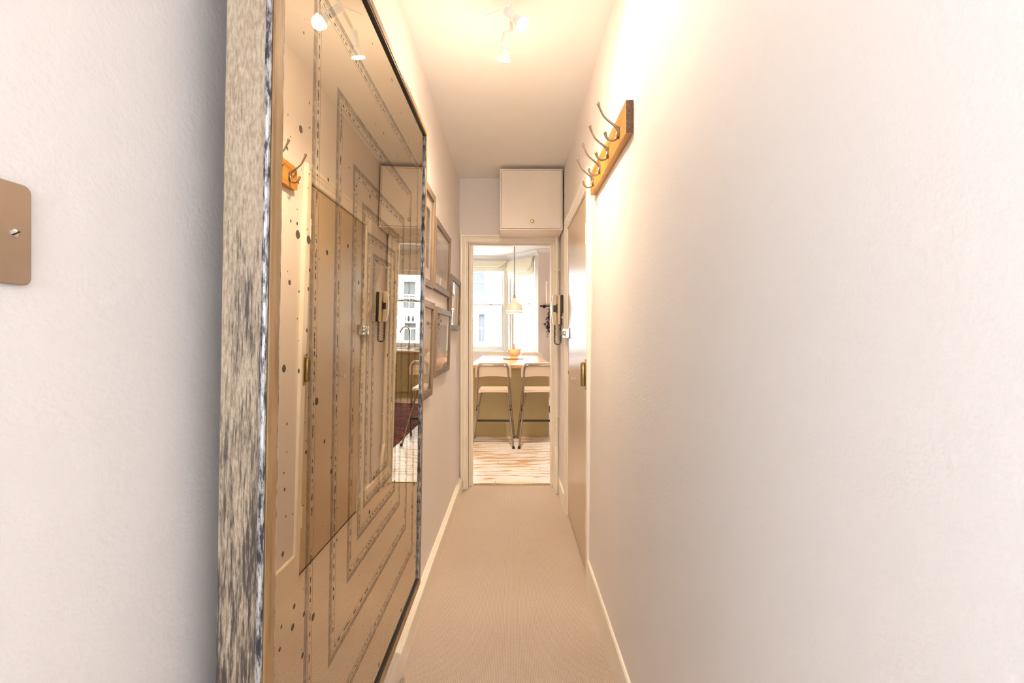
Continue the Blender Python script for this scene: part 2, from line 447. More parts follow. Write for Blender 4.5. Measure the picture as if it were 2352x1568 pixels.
# ------------------------------------------------------------------ hall shell
struct(build('floor_hall', MB().box(-0.60, 0.60, YB - 0.2, KY - 0.012, -0.08, 0.0), 'carpet'), 'beige ribbed loop carpet running down the narrow hall', 'carpet')
struct(build('ceiling_hall', MB().box(-0.60, 0.60, YB - 0.2, YE + 0.1, CEIL, CEIL + 0.1), 'ceiling'), 'plain off-white ceiling over the narrow hall', 'ceiling')
struct(build('wall_left', MB().box(WL - 0.12, WL, YB - 0.1, -1.1, -0.02, CEIL + 0.02).box(WL - 0.12, WL, -0.6, YE + 0.1, -0.02, CEIL + 0.02).box(WL - 0.12, WL, -1.1, -0.6, -0.02, 1.05).box(WL - 0.12, WL, -1.1, -0.6, 1.75, CEIL + 0.02), 'wall'), 'off-white painted wall behind the tall mirror', 'wall')
D0, D1, DH = 2.25, 3.215, 2.035       # entrance door opening
def rwall(mb, y0, y1, z0, z1):
    mb.hexa([(XR(z0), y0, z0), (XR(z0) + 0.16, y0, z0), (XR(z0) + 0.16, y1, z0), (XR(z0), y1, z0),
             (XR(z1), y0, z1), (XR(z1) + 0.16, y0, z1), (XR(z1) + 0.16, y1, z1), (XR(z1), y1, z1)])
mb = MB()
rwall(mb, YB - 0.1, D0, -0.02, CEIL + 0.02); rwall(mb, D0, D1, DH, CEIL + 0.02); rwall(mb, D1, YE + 0.1, -0.02, CEIL + 0.02)
struct(build('wall_right', mb, 'wall'), 'long off-white painted wall with the coat rack', 'wall')
struct(build('wall_light_stop', MB().box(.54, .60, 1.9, 3.6, -.02, 2.6), 'dark_gap'), 'added dark panel behind the closed entrance door, shutting out sky light', 'wall')  # added to stop sky light leaking through the door gaps
# end wall with the kitchen doorway (opening x -0.36..0.335, z to 2.03)
EX0, EX1, EZ = -0.362, 0.338, 2.03
mb = MB()
mb.box(WL - 0.05, EX0, YE, YE + 0.105, -0.02, CEIL); mb.box(EX1, 0.56, YE, YE + 0.105, -0.02, CEIL); mb.box(EX0, EX1, YE, YE + 0.105, EZ, CEIL)
struct(build('wall_end', mb, 'wall'), 'pinkish end wall above the kitchen doorway', 'wall')
# back wall with an added daylight window behind the viewer
mb = MB()
mb.box(-0.56, -0.22, YB - 0.1, YB, 0, CEIL); mb.box(0.18, 0.60, YB - 0.1, YB, 0, CEIL)
mb.box(-0.22, 0.18, YB - 0.1, YB, 0, 1.2); mb.box(-0.22, 0.18, YB - 0.1, YB, 1.8, CEIL)
struct(build('wall_back', mb, 'wall'), 'short wall with an added daylight window behind the viewer', 'wall')
def added_window(name, lab, loc, rz, hw, h):  # windows added behind the viewer to let daylight onto the near walls
    w = struct(empty(name, loc, (0, 0, rz)), lab, 'window')
    build('window_frame', MB().box(-hw, -hw + .03, -0.03, 0.03, 0, h).box(hw - .03, hw, -0.03, 0.03, 0, h).box(-hw + .03, hw - .03, -0.03, 0.03, 0, 0.03).box(-hw + .03, hw - .03, -0.03, 0.03, h - .03, h), 'win', w, 0.004)
    build('pane', MB().box(-hw + .029, hw - .029, -0.003, 0.003, 0.029, h - .029), 'glass', w)
added_window('window_added_back', 'small white framed window added behind the viewer for daylight', (-0.02, YB - 0.05, 1.2), 0, .2, .6)
added_window('window_added_side', 'white framed side window added behind the viewer for daylight', (WL - .06, -0.85, 1.05), R(90), .25, .7)

# skirting boards
prof_l = [(0, 0), (0.027, 0), (0.027, 0.080), (0.0245, 0.086), (0.020, 0.087), (0.018, 0.0905), (0.012, 0.0915), (0.010, 0.095), (0.0, 0.096)]
struct(build('baseboard_left', MB().prism(prof_l, lambda p, t: (WL + p[0], t, p[1]), YB, YE - 0.028), 'gloss'), 'cream moulded skirting board under the tall mirror', 'skirting')
prof_r = [(-0.004, 0), (0.010, 0), (0.010, 0.148), (0.006, 0.1545), (-0.004, 0.1555)]
struct(build('baseboard_right', MB().prism(prof_r, lambda p, t: (XR(p[1]) - p[0], t, p[1]), YB, 2.235), 'gloss'), 'tall plain cream skirting board along the right wall', 'skirting')
struct(build('baseboard_end', MB().prism([(-0.004, 0), (0.012, 0), (0.012, 0.112), (0.006, 0.12), (-0.004, 0.121)], lambda p, t: (XR(p[1]) - p[0], t, p[1]), 3.275, YE), 'gloss'), 'short cream skirting board between entrance door and pipe', 'skirting')

# ------------------------------------------------------------------ kitchen doorway trim
def arch_profile(wd):   # (across from inner edge outwards, proud)
    return [(0, 0), (0, 0.013), (0.004, 0.016), (wd * .18, 0.016), (wd * .22, 0.012), (wd * .38, 0.013), (wd * .46, 0.019), (wd * .62, 0.023), (wd * .68, 0.019), (wd * .74, 0.025), (wd * .94, 0.027), (wd, 0.022), (wd, 0)]
t1 = struct(empty('trim_1', (0, YE, 0)), 'cream moulded architrave and lining of the kitchen doorway', 'door frame')
wd = 0.062; xi0, xi1, zt = -0.368, 0.335, 2.022
build('architrave_side', MB().prism(arch_profile(wd), lambda p, t: (xi0 - p[0], -p[1], 0 if t == 0 else zt + p[0]), 0, 1), 'gloss', t1)
wr = 0.045
build('architrave_side', MB().prism([(q[0] * wr / wd, q[1]) for q in arch_profile(wd)], lambda p, t: (xi1 + p[0], -p[1], 0 if t == 0 else zt + p[0] * wd / wr), 0, 1), 'gloss', t1)
build('architrave_head', MB().prism(arch_profile(wd), lambda p, t: ((xi0 - p[0]) if t == 0 else (xi1 + p[0] * wr / wd), -p[1], zt + p[0]), 0, 1), 'gloss', t1)
build('lining', MB().box(EX0 - 0.004, EX0 + 0.006, 0, 0.112, 0, EZ).box(EX1 - 0.006, EX1 + 0.004, 0, 0.112, 0, EZ).box(EX0, EX1, 0, 0.112, EZ - 0.008, EZ + 0.004), 'gloss', t1)
build('door_stop', MB().box(EX0 + 0.006, -0.334, 0.06, 0.10, 0, 2.012).box(0.3125, EX1 - 0.006, 0.06, 0.10, 0, 2.012).box(EX0 + 0.006, EX1 - 0.006, 0.06, 0.10, 2.008, EZ - 0.008), 'gloss', t1, 0.002)
build('threshold_strip', MB().box(EX0 + 0.006, EX1 - 0.006, 0.085, 0.112, 0, 0.008), 'brass', t1, 0.003)

# ------------------------------------------------------------------ entrance door in the right wall
d1 = struct(empty('door_1', (0.385, 2.73, 0)), 'flat cream painted entrance door with chrome night latch', 'door')
def DP(x, y, z): return (x - 0.385, y - 2.73, z)
leaf = build('door_leaf', MB().box(0.0, 0.04, 2.290 - 2.73, 3.169 - 2.73, 0.012, 1.995), 'leaf', d1, 0.003)
XA = 0.385 - 0.0005
# frame: jambs + architraves
build('door_jamb', MB().box(-0.002, 0.10, D0 - 2.73, 2.284 - 2.73, 0, 2.03), 'gloss', d1, 0.002)
build('door_jamb', MB().box(-0.002, 0.10, 3.176 - 2.73, D1 - 2.73, 0, 2.03), 'gloss', d1, 0.002)
build('door_head', MB().box(-0.002, 0.10, 2.284 - 2.73, 3.176 - 2.73, 2.002, 2.035), 'gloss', d1, 0.002)
aw = 0.075
def ap2(wd): return [(a, b * 0.85) for a, b in arch_profile(wd)]
build('architrave', MB().prism([(0, 0), (0, .018), (.012, .022), (.05, .024), (.056, .022), (.056, 0)], lambda p, t: (-p[1], 2.282 - p[0] - 2.73, 0 if t == 0 else 2.005 + p[0] * 1.3), 0, 1), 'gloss', d1)
build('architrave', MB().prism(ap2(aw), lambda p, t: (-p[1] + .004, 3.182 + p[0] - 2.73, 0 if t == 0 else 2.005 + p[0]), 0, 1), 'gloss', d1)
build('architrave_head', MB().prism(ap2(aw), lambda p, t: (-p[1] + .004, (2.282 - p[0] * .056 / aw if t == 0 else 3.182 + p[0]) - 2.73, 2.005 + p[0]), 0, 1), 'gloss', d1)
# hinges
for hz in (0.315, 1.765):
    h = build('hinge', MB().lathe([(0, -.052), (.0085, -.052), (.0085, -.003), (.007, -.002), (.007, .002), (.0085, .003), (.0085, .052), (0, .052)], 12, Matrix.Translation((-0.013, 2.288 - 2.73, hz))), 'white', d1, smooth=True)
    build('hinge_flap', MB().box(-0.006, 0.0, 2.288 - 2.73, 2.312 - 2.73, hz - .05, hz + .05), 'white', h)
# brass spring closer on the near side
cl = build('spring_closer', MB().lathe([(0, -.062), (.010, -.058), (.013, -.05), (.013, -.004), (.0145, -.003), (.0145, .003), (.013, .004), (.013, .05), (.010, .058), (0, .062)], 18, Matrix.Translation((-0.036, 2.262 - 2.73, 1.06))), 'brass', d1, smooth=True)
build('closer_plate', MB().box(-0.027, -0.022, 2.246 - 2.73, 2.280 - 2.73, 0.985, 1.135), 'brass', cl, 0.001)
build('closer_arm', MB().tube([(-0.036, 2.275 - 2.73, 1.058), (-0.034, 2.32 - 2.73, 1.056), (-0.022, 2.36 - 2.73, 1.064), (-0.014, 2.385 - 2.73, 1.060)], .0028, 8, 4), 'brass', cl, smooth=True)
# chrome night latch
nl = build('night_latch', MB().box(-0.030, 0.0, 3.085 - 2.73, 3.168 - 2.73, 1.235, 1.305), 'chrome', d1, 0.005)
build('latch_knob', MB().lathe([(0, -.004), (.016, -.004), (.018, .002), (.016, .012), (.009, .018), (0, .019)], 20, Matrix.Translation((-0.030, 3.12 - 2.73, 1.27)) @ Matrix.Rotation(R(-90), 4, 'Y')), 'chrome', nl, smooth=True)
build('latch_rib', MB().box(-0.034, -0.030, 3.143 - 2.73, 3.163 - 2.73, 1.24, 1.30), 'chrome', nl, 0.0015)
build('latch_keep', MB().box(-0.034, -0.0, 3.178 - 2.73, 3.212 - 2.73, 1.237, 1.303), 'chrome', d1, 0.004)
build('door_knob', MB().lathe([(0, 0), (.010, 0), (.010, .003), (.005, .006), (.005, .012), (.010, .017), (.010, .022), (.006, .026), (0, .0265)], 18, Matrix.Translation((0, 2.80 - 2.73, 0.985)) @ Matrix.Rotation(R(-90), 4, 'Y')), 'chrome', d1, smooth=True)
build('keyhole_cover', MB().lathe([(0, 0), (.011, 0), (.011, .004), (.007, .006), (0, .006)], 16, Matrix.Translation((0, 3.135 - 2.73, 1.00)) @ Matrix.Rotation(R(-90), 4, 'Y')), 'brass', d1, smooth=True)

# ------------------------------------------------------------------ tall antiqued mirror
MT = 0.0165
MY, MZ = 1.145, 1.173
mir = thing('wall_mirror', 'tall antiqued mirror in a rubbed silver wooden frame on the left wall', 'mirror', (-0.333 + MT * (MZ - 1.25), MY, MZ), (0, math.atan(MT), 0))
HW, HH, FW = 0.51, 0.807, 0.030
gl = build('mirror_glass', MB().box(-0.006, 0.0, -HW - .004, HW + .004, -HH - .004, HH + .004), 'mirror', mir)
XB, XF = -0.0555, 0.0075
for sgn in (-1, 1):
    y0, y1 = (-HW - FW, -HW) if sgn < 0 else (HW, HW + FW * .75)
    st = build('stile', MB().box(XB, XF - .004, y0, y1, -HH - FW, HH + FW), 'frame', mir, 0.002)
    build('face_strip', MB().box(XF - .004, XF, y0 + .004, y1, -HH - FW + .004, HH + FW - .004), 'golden', st, 0.0015)
    ye = y0 if sgn < 0 else y1
    build('edge_bead', MB().tube([(XF - .006, ye + sgn * -.001, -HH - FW), (XF - .006, ye + sgn * -.001, HH + FW)], .0042, 8), 'bead', st, smooth=True)
    build('sight_edge', MB().box(0.0, XF - .001, (-HW - .001 if sgn < 0 else HW - .003), (-HW + .003 if sgn < 0 else HW + .001), -HH, HH), 'bead', st, 0.001)
for sgn in (-1, 1):
    z0, z1 = (-HH - FW, -HH) if sgn < 0 else (HH, HH + FW * .8)
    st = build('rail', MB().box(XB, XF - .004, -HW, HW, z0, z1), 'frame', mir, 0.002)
    build('face_strip', MB().box(XF - .004, XF, -HW, HW, z0 + .003, z1 - .003), 'golden', st, 0.0015)
    build('sight_edge', MB().box(0.0, XF - .001, -HW, HW, (-HH - .001 if sgn < 0 else HH - .004), (-HH + .004 if sgn < 0 else HH + .001)), 'black', st, 0.001)
build('back_board', MB().box(-0.085, -0.0065, -HW + .03, HW - .03, -HH + .03, HH - .03), 'picture_wood', mir)

# ------------------------------------------------------------------ framed pictures on the left wall
def picture(label, y0, y1, z0, z1, pal, seed, tilt=0.03, wood_w=0.034, matw=(0.05, 0.06), prn=None):
    cy, cz = (y0 + y1) / 2, (z0 + z1) / 2; hw, hh = (y1 - y0) / 2, (z1 - z0) / 2
    th = 0.020
    xc = WL + 0.004 + th / 2 + math.tan(tilt) * hh
    t = thing('framed_picture', label, 'picture', (xc, cy, cz), (0, tilt, 0), 'framed pictures on the left wall')
    for a in (-hw, hw - wood_w):
        build('frame_stile', MB().box(-th / 2, th / 2, a, a + wood_w, -hh, hh), 'picture_wood', t, 0.0015)
    for a in (-hh, hh - wood_w):
        build('frame_rail', MB().box(-th / 2, th / 2 - .0006, -hw + wood_w, hw - wood_w, a, a + wood_w), 'picture_rail', t, 0.0015)
    build('mount', MB().box(-th / 2 + .001, -th / 2 + .006, -hw + wood_w - .003, hw - wood_w + .003, -hh + wood_w - .003, hh - wood_w + .003), 'mat_board', t)
    pw, ph = hw - wood_w - matw[0], hh - wood_w - matw[1]
    build('print', MB().box(-th / 2 + .006, -th / 2 + .0068, -pw, pw, -ph, ph), m_print('print_paper', pal, 7, seed), t)
    build('glazing', MB().box(th / 2 - .008, th / 2 - .006, -hw + wood_w - .002, hw - wood_w + .002, -hh + wood_w - .002, hh - wood_w + .002), 'glass', t)
    return t
M['picture_rail'] = wood('weathered_rail_wood', (0.12, 0.085, 0.062), (0.215, 0.165, 0.125), (0.30, 0.24, 0.19), 0.6, 'y', 1.5)
picture('picture in brown wood frame half hidden by mirror, upper row', 1.97, 2.37, 1.495, 1.975, PD, 1.3)
picture('wide picture in brown wood frame, upper one of the middle pair', 2.40, 2.98, 1.505, 1.885, PG, 4.1)
picture('framed picture hanging alone, nearest to the kitchen doorway', 3.03, 3.55, 1.295, 1.665, PL, 7.7)
picture('floral picture in grey wood frame half hidden by mirror, lower row', 1.95, 2.345, 0.95, 1.42, PL, 2.9)
picture('wide picture in grey wood frame, lower one of the middle pair', 2.42, 2.98, 1.03, 1.41, PG, 9.4)

# ------------------------------------------------------------------ light switch on the left wall by the viewer
sw = thing('light_switch', 'brushed metal light switch plate on the left wall by the viewer', 'switch', (WL, 0.367, 1.3395))
def rrect(w, h, r, n=5):
    out = []
    for cx, cy, a in ((w - r, h - r, 0), (-w + r, h - r, 90), (-w + r, -h + r, 180), (w - r, -h + r, 270)):
        for k in range(n + 1):
            q = R(a + 90 * k / n); out.append((cx + r * math.cos(q), cy + r * math.sin(q)))
    return out
build('plate', MB().prism(rrect(.043, .0445, .007), lambda p, t: (t, p[0], p[1]), 0.0, 0.0045), 'plate', sw, 0.001)
for s_ in (-1, 1):
    sc_ = build('screw', MB().lathe([(0, 0), (.0040, 0), (.0036, .0012), (.002, .0018), (0, .0019)], 16, Matrix.Translation((.0045, s_ * .0285, 0)) @ Matrix.Rotation(R(90), 4, 'Y')), 'chrome', sw, smooth=True)
    build('screw_slot', MB().box(.0060, .0066, s_ * .0285 - .0035, s_ * .0285 + .0035, -.0006, .0006).xf(Matrix.Translation((0, s_ * .0285, 0)) @ Matrix.Rotation(R(35), 4, 'X') @ Matrix.Translation((0, -s_ * .0285, 0))), 'black', sc_)
build('rocker', MB().box(.0045, .009, -.011, .011, -.018, .018), 'plate', sw, 0.002)

# ------------------------------------------------------------------ coat rack
rk = thing('coat_rack', 'honey pine coat rack with four double hooks on the right wall', 'coat rack', (XR(1.93), 1.775, 1.955))
X0 = -0.024; RY0, RY1, RZ = 1.46 - 1.775, 2.125 - 1.775, 0.0535
poly = [(-RZ, RY0), (-RZ, RY1 - .02), (-RZ + .006, RY1), (-.01, RY1 + .004), (.02, RY1 - .004), (RZ - .01, RY1 - .01), (RZ, RY1 - .03), (RZ, RY0)]
build('board', MB().prism([(p[1], p[0]) for p in poly], lambda p, t: (t, p[0], p[1]), X0, 0.0005), 'rack', rk, 0.0015)
build('board_end', MB().box(X0 + .001, 0.0, RY0 - .0012, RY0, -RZ + .001, RZ - .001), 'rack_end', rk)
def hook_mesh():
    a = MB()
    a.tube([(X0 - .002, 0, .006), (X0 - .006, 0, .020), (X0 - .014, 0, .030), (X0 - .034, 0, .046), (X0 - .052, 0, .064), (X0 - .066, 0, .092), (X0 - .070, 0, .104)], [.0052, .0056, .0044, .0036, .0034, .0042, .0058], 10, 5)
    a.ball((X0 - .0705, 0, .106), .0062)
    a.tube([(X0 - .002, 0, .012), (X0 - .006, 0, .0), (X0 - .008, 0, -.012), (X0 - .016, 0, -.020), (X0 - .030, 0, -.020), (X0 - .042, 0, -.010), (X0 - .047, 0, .003)], [.0050, .0056, .0046, .0036, .0034, .0040, .0052], 10, 5)
    a.ball((X0 - .0473, 0, .0045), .0056)
    return a
def hook_plate():
    return MB().prism(rrect(.009, .021, .0085), lambda p, t: (X0 - t, p[0], p[1] + .006), 0, .004)
h0 = build('hook', hook_mesh(), 'hook', rk, smooth=True)
hp = build('hook_plate', hook_plate(), 'hook', h0, 0.001)
for k, hy in enumerate((1.555, 1.725, 1.89, 2.045)):
    if k == 0: h0.location = (0, hy - 1.775, -0.016)
    else:
        c = copy_tree(h0, rk); c.location = (0, hy - 1.775, -0.016)

# ------------------------------------------------------------------ ceiling cupboard over the kitchen doorway
cb = thing('wall_cupboard', 'cream painted cupboard with brass knob hung over the kitchen doorway', 'cupboard', (0, YE, 2.055))
cx0, cx1, cyf = -0.098, 0.377, 3.45 - YE
build('cupboard_body', MB().box(cx0, cx1, cyf + .012, -0.001, 0, 0.463), 'cup', cb, 0.002)
cd = build('cupboard_door', MB().box(cx0 + .012, cx1 - .012, cyf - .004, cyf + .0118, 0.012, 0.451), 'cup', cb, 0.002)
build('face_frame', MB().box(cx0, cx0 + .0095, cyf - .002, cyf + .012, 0, .463).box(cx1 - .0095, cx1, cyf - .002, cyf + .012, 0, .463).box(cx0 + .0095, cx1 - .0095, cyf - .002, cyf + .012, 0, .0095).box(cx0 + .0095, cx1 - .0095, cyf - .002, cyf + .012, .4535, .463), 'cup', cb, 0.001)
build('knob', MB().lathe([(0, 0), (.007, 0), (.006, .006), (.011, .012), (.0125, .018), (.010, .023), (0, .025)], 20, Matrix.Translation((.146, cyf - .004, .064)) @ Matrix.Rotation(R(90), 4, 'X')), 'brass', cd, smooth=True)

# ------------------------------------------------------------------ pipe in the corner
pp = thing('heating_pipe', 'cream painted vertical pipe in the corner beside the kitchen doorway', 'pipe', (0.352, 3.69, 0))
build('pipe', MB().tube([(0.004, 0, 2.054), (0.002, 0, .42), (0, -.005, .36), (-.004, -.05, .28), (-.006, -.062, .22), (-.006, -.064, 0.0)], .0135, 14, 3), 'gloss', pp, smooth=True)
for z in (0.6, 1.785):
    build('pipe_clip', MB().lathe([(.0138, -.008), (.0185, -.008), (.0185, .008), (.0138, .008)], 16, Matrix.Translation((.003, 0, z))).box(.012, XR(z) - .352, -.006, .006, z - .007, z + .007), 'gloss', pp, smooth=True)

# ------------------------------------------------------------------ door entry phone and its switch
ph = thing('entry_phone', 'ivory door entry phone with dark coiled cord beside the entrance door', 'phone', (XR(1.45), 3.50, 1.34))
build('base', MB().box(-0.020, 0.0, -.040, .040, 0, .225), 'black', ph, 0.004)
build('cover', MB().box(-0.044, -.0203, -.040, .040, 0.002, .223), 'phone', ph, 0.005)
hs = build('handset', MB().prism([(-.046, 0.0), (-.046, .228), (-.062, .236), (-.073, .222), (-.082, .18), (-.086, .115), (-.082, .055), (-.074, .012), (-.062, -.006)], lambda p, t: (p[0], t, p[1]), -.028, .028), 'phone', ph, 0.008, seg=3)
build('handset_slot', MB().box(-.075, -.05, -.0292, -.0282, .095, .145), 'black', hs)
build('button', MB().box(-.052, -.044, -.0405, -.034, .085, .155), 'black', ph, 0.001)
cp = []
for k in range(300):
    t = k / 299
    a = t * math.pi * 2 * 26
    if t < .42: c0 = Vector((-.062, -.012 - .012 * t, -.006 - .125 * t / .42))
    elif t < .58:
        q = (t - .42) / .16 * math.pi
        c0 = Vector((-.040 - .022 * math.cos(q), -.02, -.131 - .022 * math.sin(q)))
    else: c0 = Vector((-.018, -.018 + .01 * (t - .58), -.131 + .13 * (t - .58) / .42))
    cp.append(c0 + Vector((.0062 * math.cos(a), .0062 * math.sin(a), .002 * math.sin(a))))
build('coiled_cord', MB().tube(cp, .0030, 6), 'black', ph, smooth=True)
ds = thing('push_switch', 'small chrome push switch between entrance door and entry phone', 'switch', (XR(1.38), 3.365, 1.34))
build('switch_body', MB().box(-.014, 0, -.022, .022, 0, .085), 'chrome', ds, 0.003)
build('push_button', MB().lathe([(0, 0), (.008, 0), (.008, .008), (.006, .010), (0, .010)], 16, Matrix.Translation((-.014, 0, .05)) @ Matrix.Rotation(R(-90), 4, 'Y')), 'chrome', ds, smooth=True)

# white cable loop by the doorway foot
tag(build('telephone_cable', MB().tube([(WL + .012, YE - .034, .115), (WL + .020, YE - .036, .125), (WL + .030, YE - .036, .10), (WL + .042, YE - .036, .03), (WL + .046, YE - .037, .006)], .0028, 8, 5).tube([(WL + .016, YE - .037, .12), (WL + .024, YE - .044, .07), (WL + .022, YE - .050, .04), (WL + .030, YE - .052, .004)], .0026, 8, 5).tube([(WL + .030, YE - .05, .004), (WL + .038, YE - .048, .035), (WL + .046, YE - .045, .004)], .0026, 8, 5), 'white', smooth=True), 'thin white cable looping down the foot of the kitchen door frame', 'cable')

# ------------------------------------------------------------------ ceiling spotlight bar
sl = thing('ceiling_spotlight', 'white ceiling spotlight bar with adjustable lit heads', 'ceiling light', (-0.005, 1.42, CEIL))
build('ceiling_rose', MB().lathe([(0, 0), (.055, 0), (.055, -.018), (.048, -.026), (0, -.026)], 32), 'white', sl, smooth=True)
build('stem', MB().tube([(0, 0, -.02), (0, 0, -.115)], .008, 12), 'white', sl, smooth=True)
build('bar', MB().tube([(0, -.42, -.115), (0, .335, -.115)], .0075, 12), 'white', sl, smooth=True)
def head(loc, d, watts, lever=False, stem_from=None, label=None):
    d = Vector(d).normalized()
    q = Vector((0, 0, 1)).rotation_difference(d).to_matrix().to_4x4()
    m_ = Matrix.Translation(loc) @ q
    hd = build('spot_head', MB().lathe([(0, -.045), (.0125, -.045), (.0155, -.041), (.0155, .008), (.013, .010), (.0, .010)], 24, m_), 'white', sl, smooth=True)
    build('lamp_reflector', MB().lathe([(.0125, .010), (.0155, .018), (.0205, .032), (.0245, .044), (.0245, .047), (.022, .047), (.019, .034), (.013, .016)], 28, m_), 'white', hd, smooth=True)
    build('lamp_rim', MB().lathe([(.0220, .0440), (.0252, .0440), (.0252, .0490), (.0220, .0490), (.0220, .0440)], 28, m_), 'bulb_rim', hd, smooth=True)
    build('lamp_lens', MB().lathe([(0, .0478), (.012, .0474), (.0222, .046), (.0222, .044), (0, .044)], 28, m_), 'bulb', hd, smooth=True)
    if stem_from: build('swivel', MB().tube([stem_from, Vector(loc) - d * .043], .0048, 10), 'white', hd, smooth=True)
    if lever: build('lever', MB().tube([Vector(loc) - d * .03, Vector(loc) + Vector((-.028, -.005, .030)), Vector(loc) + Vector((-.105, .012, .012))], .0026, 8), 'white', hd, smooth=True)
    at = Vector(loc) + d * .058
    aim = Matrix.Translation(at) @ Vector((0, 0, -1)).rotation_difference(d).to_matrix().to_4x4()
    for kind, e in (('SPOT', watts * BEAM), ('POINT', watts * (1 - BEAM))):     # beam and spill of the reflector bulb
        lt = bpy.data.lights.new('spot_lamp', kind)
        lt.energy = e; lt.color = LAMP; lt.shadow_soft_size = 0.022
        if kind == 'SPOT': lt.spot_size = R(155); lt.spot_blend = 1.0
        lo = bpy.data.objects.new('spot_lamp', lt); C.objects.link(lo); lo.parent = hd
        lo.matrix_local = aim
B0 = Vector((-0.005, 1.42, CEIL))
head(tuple(Vector((0.004, 1.585, 2.360)) - B0), (.62, -.28, -.72), SPOT_W * .42, True, (0, .155, -.115))
head(tuple(Vector((-0.030, 1.735, 2.356)) - B0), (-.14, .40, -1), SPOT_W * 2.5, False, (0, .325, -.115))
head(tuple(Vector((0.010, 1.04, 2.362)) - B0), (.55, -.25, -.75), SPOT_W * .22, True, (0, -.39, -.115))

# ------------------------------------------------------------------ kitchen shell
KX0, KX1 = -2.1, 3.0
kf = struct(build('floor_kitchen', MB().box(KX0, KX1, KY - 0.012, KF + 0.1, -0.08, -0.012), 'dark_gap'), 'white painted worn floorboards of the kitchen', 'floorboards')
pw = 0.122
pm = {}
def plank_mesh(ln):
    key = round(ln, 3)
    if key not in pm:
        b_ = MB().box(0, ln - .003, 0, pw - .0035, -0.02, 0)
        bmesh.ops.recalc_face_normals(b_.bm, faces=b_.bm.faces)
        me = bpy.data.meshes.new('plank'); b_.bm.to_mesh(me); b_.bm.free(); me.materials.append(M['plank']); pm[key] = me
    return pm[key]
row = 0; y = KY
SPL = [1.95, 2.9, 1.3, 2.35, 3.4]
while y < KF:
    a = SPL[row % 5]
    x = KX0
    for ln in (a, KX1 - KX0 - a):
        o = bpy.data.objects.new('plank', plank_mesh(ln)); C.objects.link(o); o.parent = kf; o.location = (x, y, -random.random() * .0015)
        x += ln
    y += pw; row += 1
struct(build('ceiling_kitchen', MB().box(KX0 - .1, KX1 + .1, YE + .106, 10.4, KC, KC + .1), 'kceil'), 'white kitchen ceiling seen through the doorway', 'ceiling')
struct(build('wall_kitchen_left', MB().box(KX0 - .1, KX0, YE + .106, KF + .1, -.02, KC), 'kwall'), 'kitchen side wall hidden left of the doorway', 'wall')
struct(build('wall_kitchen_right', MB().box(KX1, KX1 + .1, YE + .106, KF + .1, -.02, KC), 'kwall'), 'kitchen side wall hidden right of the doorway', 'wall')
struct(build('wall_kitchen_back', MB().box(KX0, WL - .05, YE + .0, YE + .105, -.02, KC).box(.56, KX1, YE, YE + .105, -.02, KC).box(WL - .05, .56, YE + .02, YE + .105, CEIL + .002, KC), 'kwall'), 'kitchen side of the doorway wall', 'wall')
BX0, BX1 = -1.95, 0.52        # bay opening
BF = 10.1; BFX0, BFX1 = -1.32, -0.11
SX0, SX1 = 1.06, 2.06         # sink window
mb = MB()
mb.box(KX0 - .1, BX0, KF, KF + .22, -.02, KC).box(BX1, SX0, KF, KF + .22, -.02, KC).box(SX1, KX1 + .1, KF, KF + .22, -.02, KC)
mb.box(SX0, SX1, KF, KF + .22, -.02, .96).box(SX0, SX1, KF, KF + .22, 2.86, KC)
struct(build('wall_kitchen_front', mb, 'kwall'), 'mauve kitchen pier between bay window and sink window', 'wall')
struct(build('wall_sky_block', MB().box(-12, 13, KF + .05, KF + .30, KC + .1, 12).box(-12, KX0 - .1, KF + .05, KF + .30, -3.3, KC + .1).box(KX1 + .1, 13, KF + .05, KF + .30, -3.3, KC + .1).box(-12, 13, 3.9, KF + .05, KC + .15, KC + .3), 'render'), 'added unseen street front above the bay window, blocking part of the sky', 'wall')  # unseen mass added to shade the facade across the street
# bay walls under and over the windows
BZ0, BZ1 = 0.93, 2.90
def bay_seg(name, a, b, lab, pier0=.05, pier1=.05):
    a = Vector((*a, 0)); b = Vector((*b, 0)); ln = (b - a).length
    e = struct(empty(name, a, (0, 0, math.atan2((b - a).y, (b - a).x))), lab, 'wall')
    build('apron', MB().box(0, ln, 0, .16, -.02, BZ0), 'kwall', e)
    build('lintel', MB().box(0, ln, 0, .16, BZ1, KC), 'kceil', e)
    build('pier', MB().box(0, pier0, 0, .16, BZ0, BZ1), 'win', e)
    build('pier', MB().box(ln - pier1, ln, 0, .16, BZ0, BZ1), 'win', e)
    return ln
l1 = bay_seg('wall_bay_front', (BFX0, BF), (BFX1, BF), 'front of the bay around the sash window')
l2 = bay_seg('wall_bay_right', (BFX1, BF), (BX1, KF), 'angled right side of the bay', .06, .10)
l3 = bay_seg('wall_bay_left', (BX0, KF), (BFX0, BF), 'angled left side of the bay', .10, .06)
struct(build('floor_bay', MB().hexa([(BX0, KF, -.08), (BX1, KF, -.08), (BFX1, BF, -.08), (BFX0, BF, -.08), (BX0, KF, 0), (BX1, KF, 0), (BFX1, BF, 0), (BFX0, BF, 0)]), 'plank'), 'floor of the bay behind the table', 'floor')

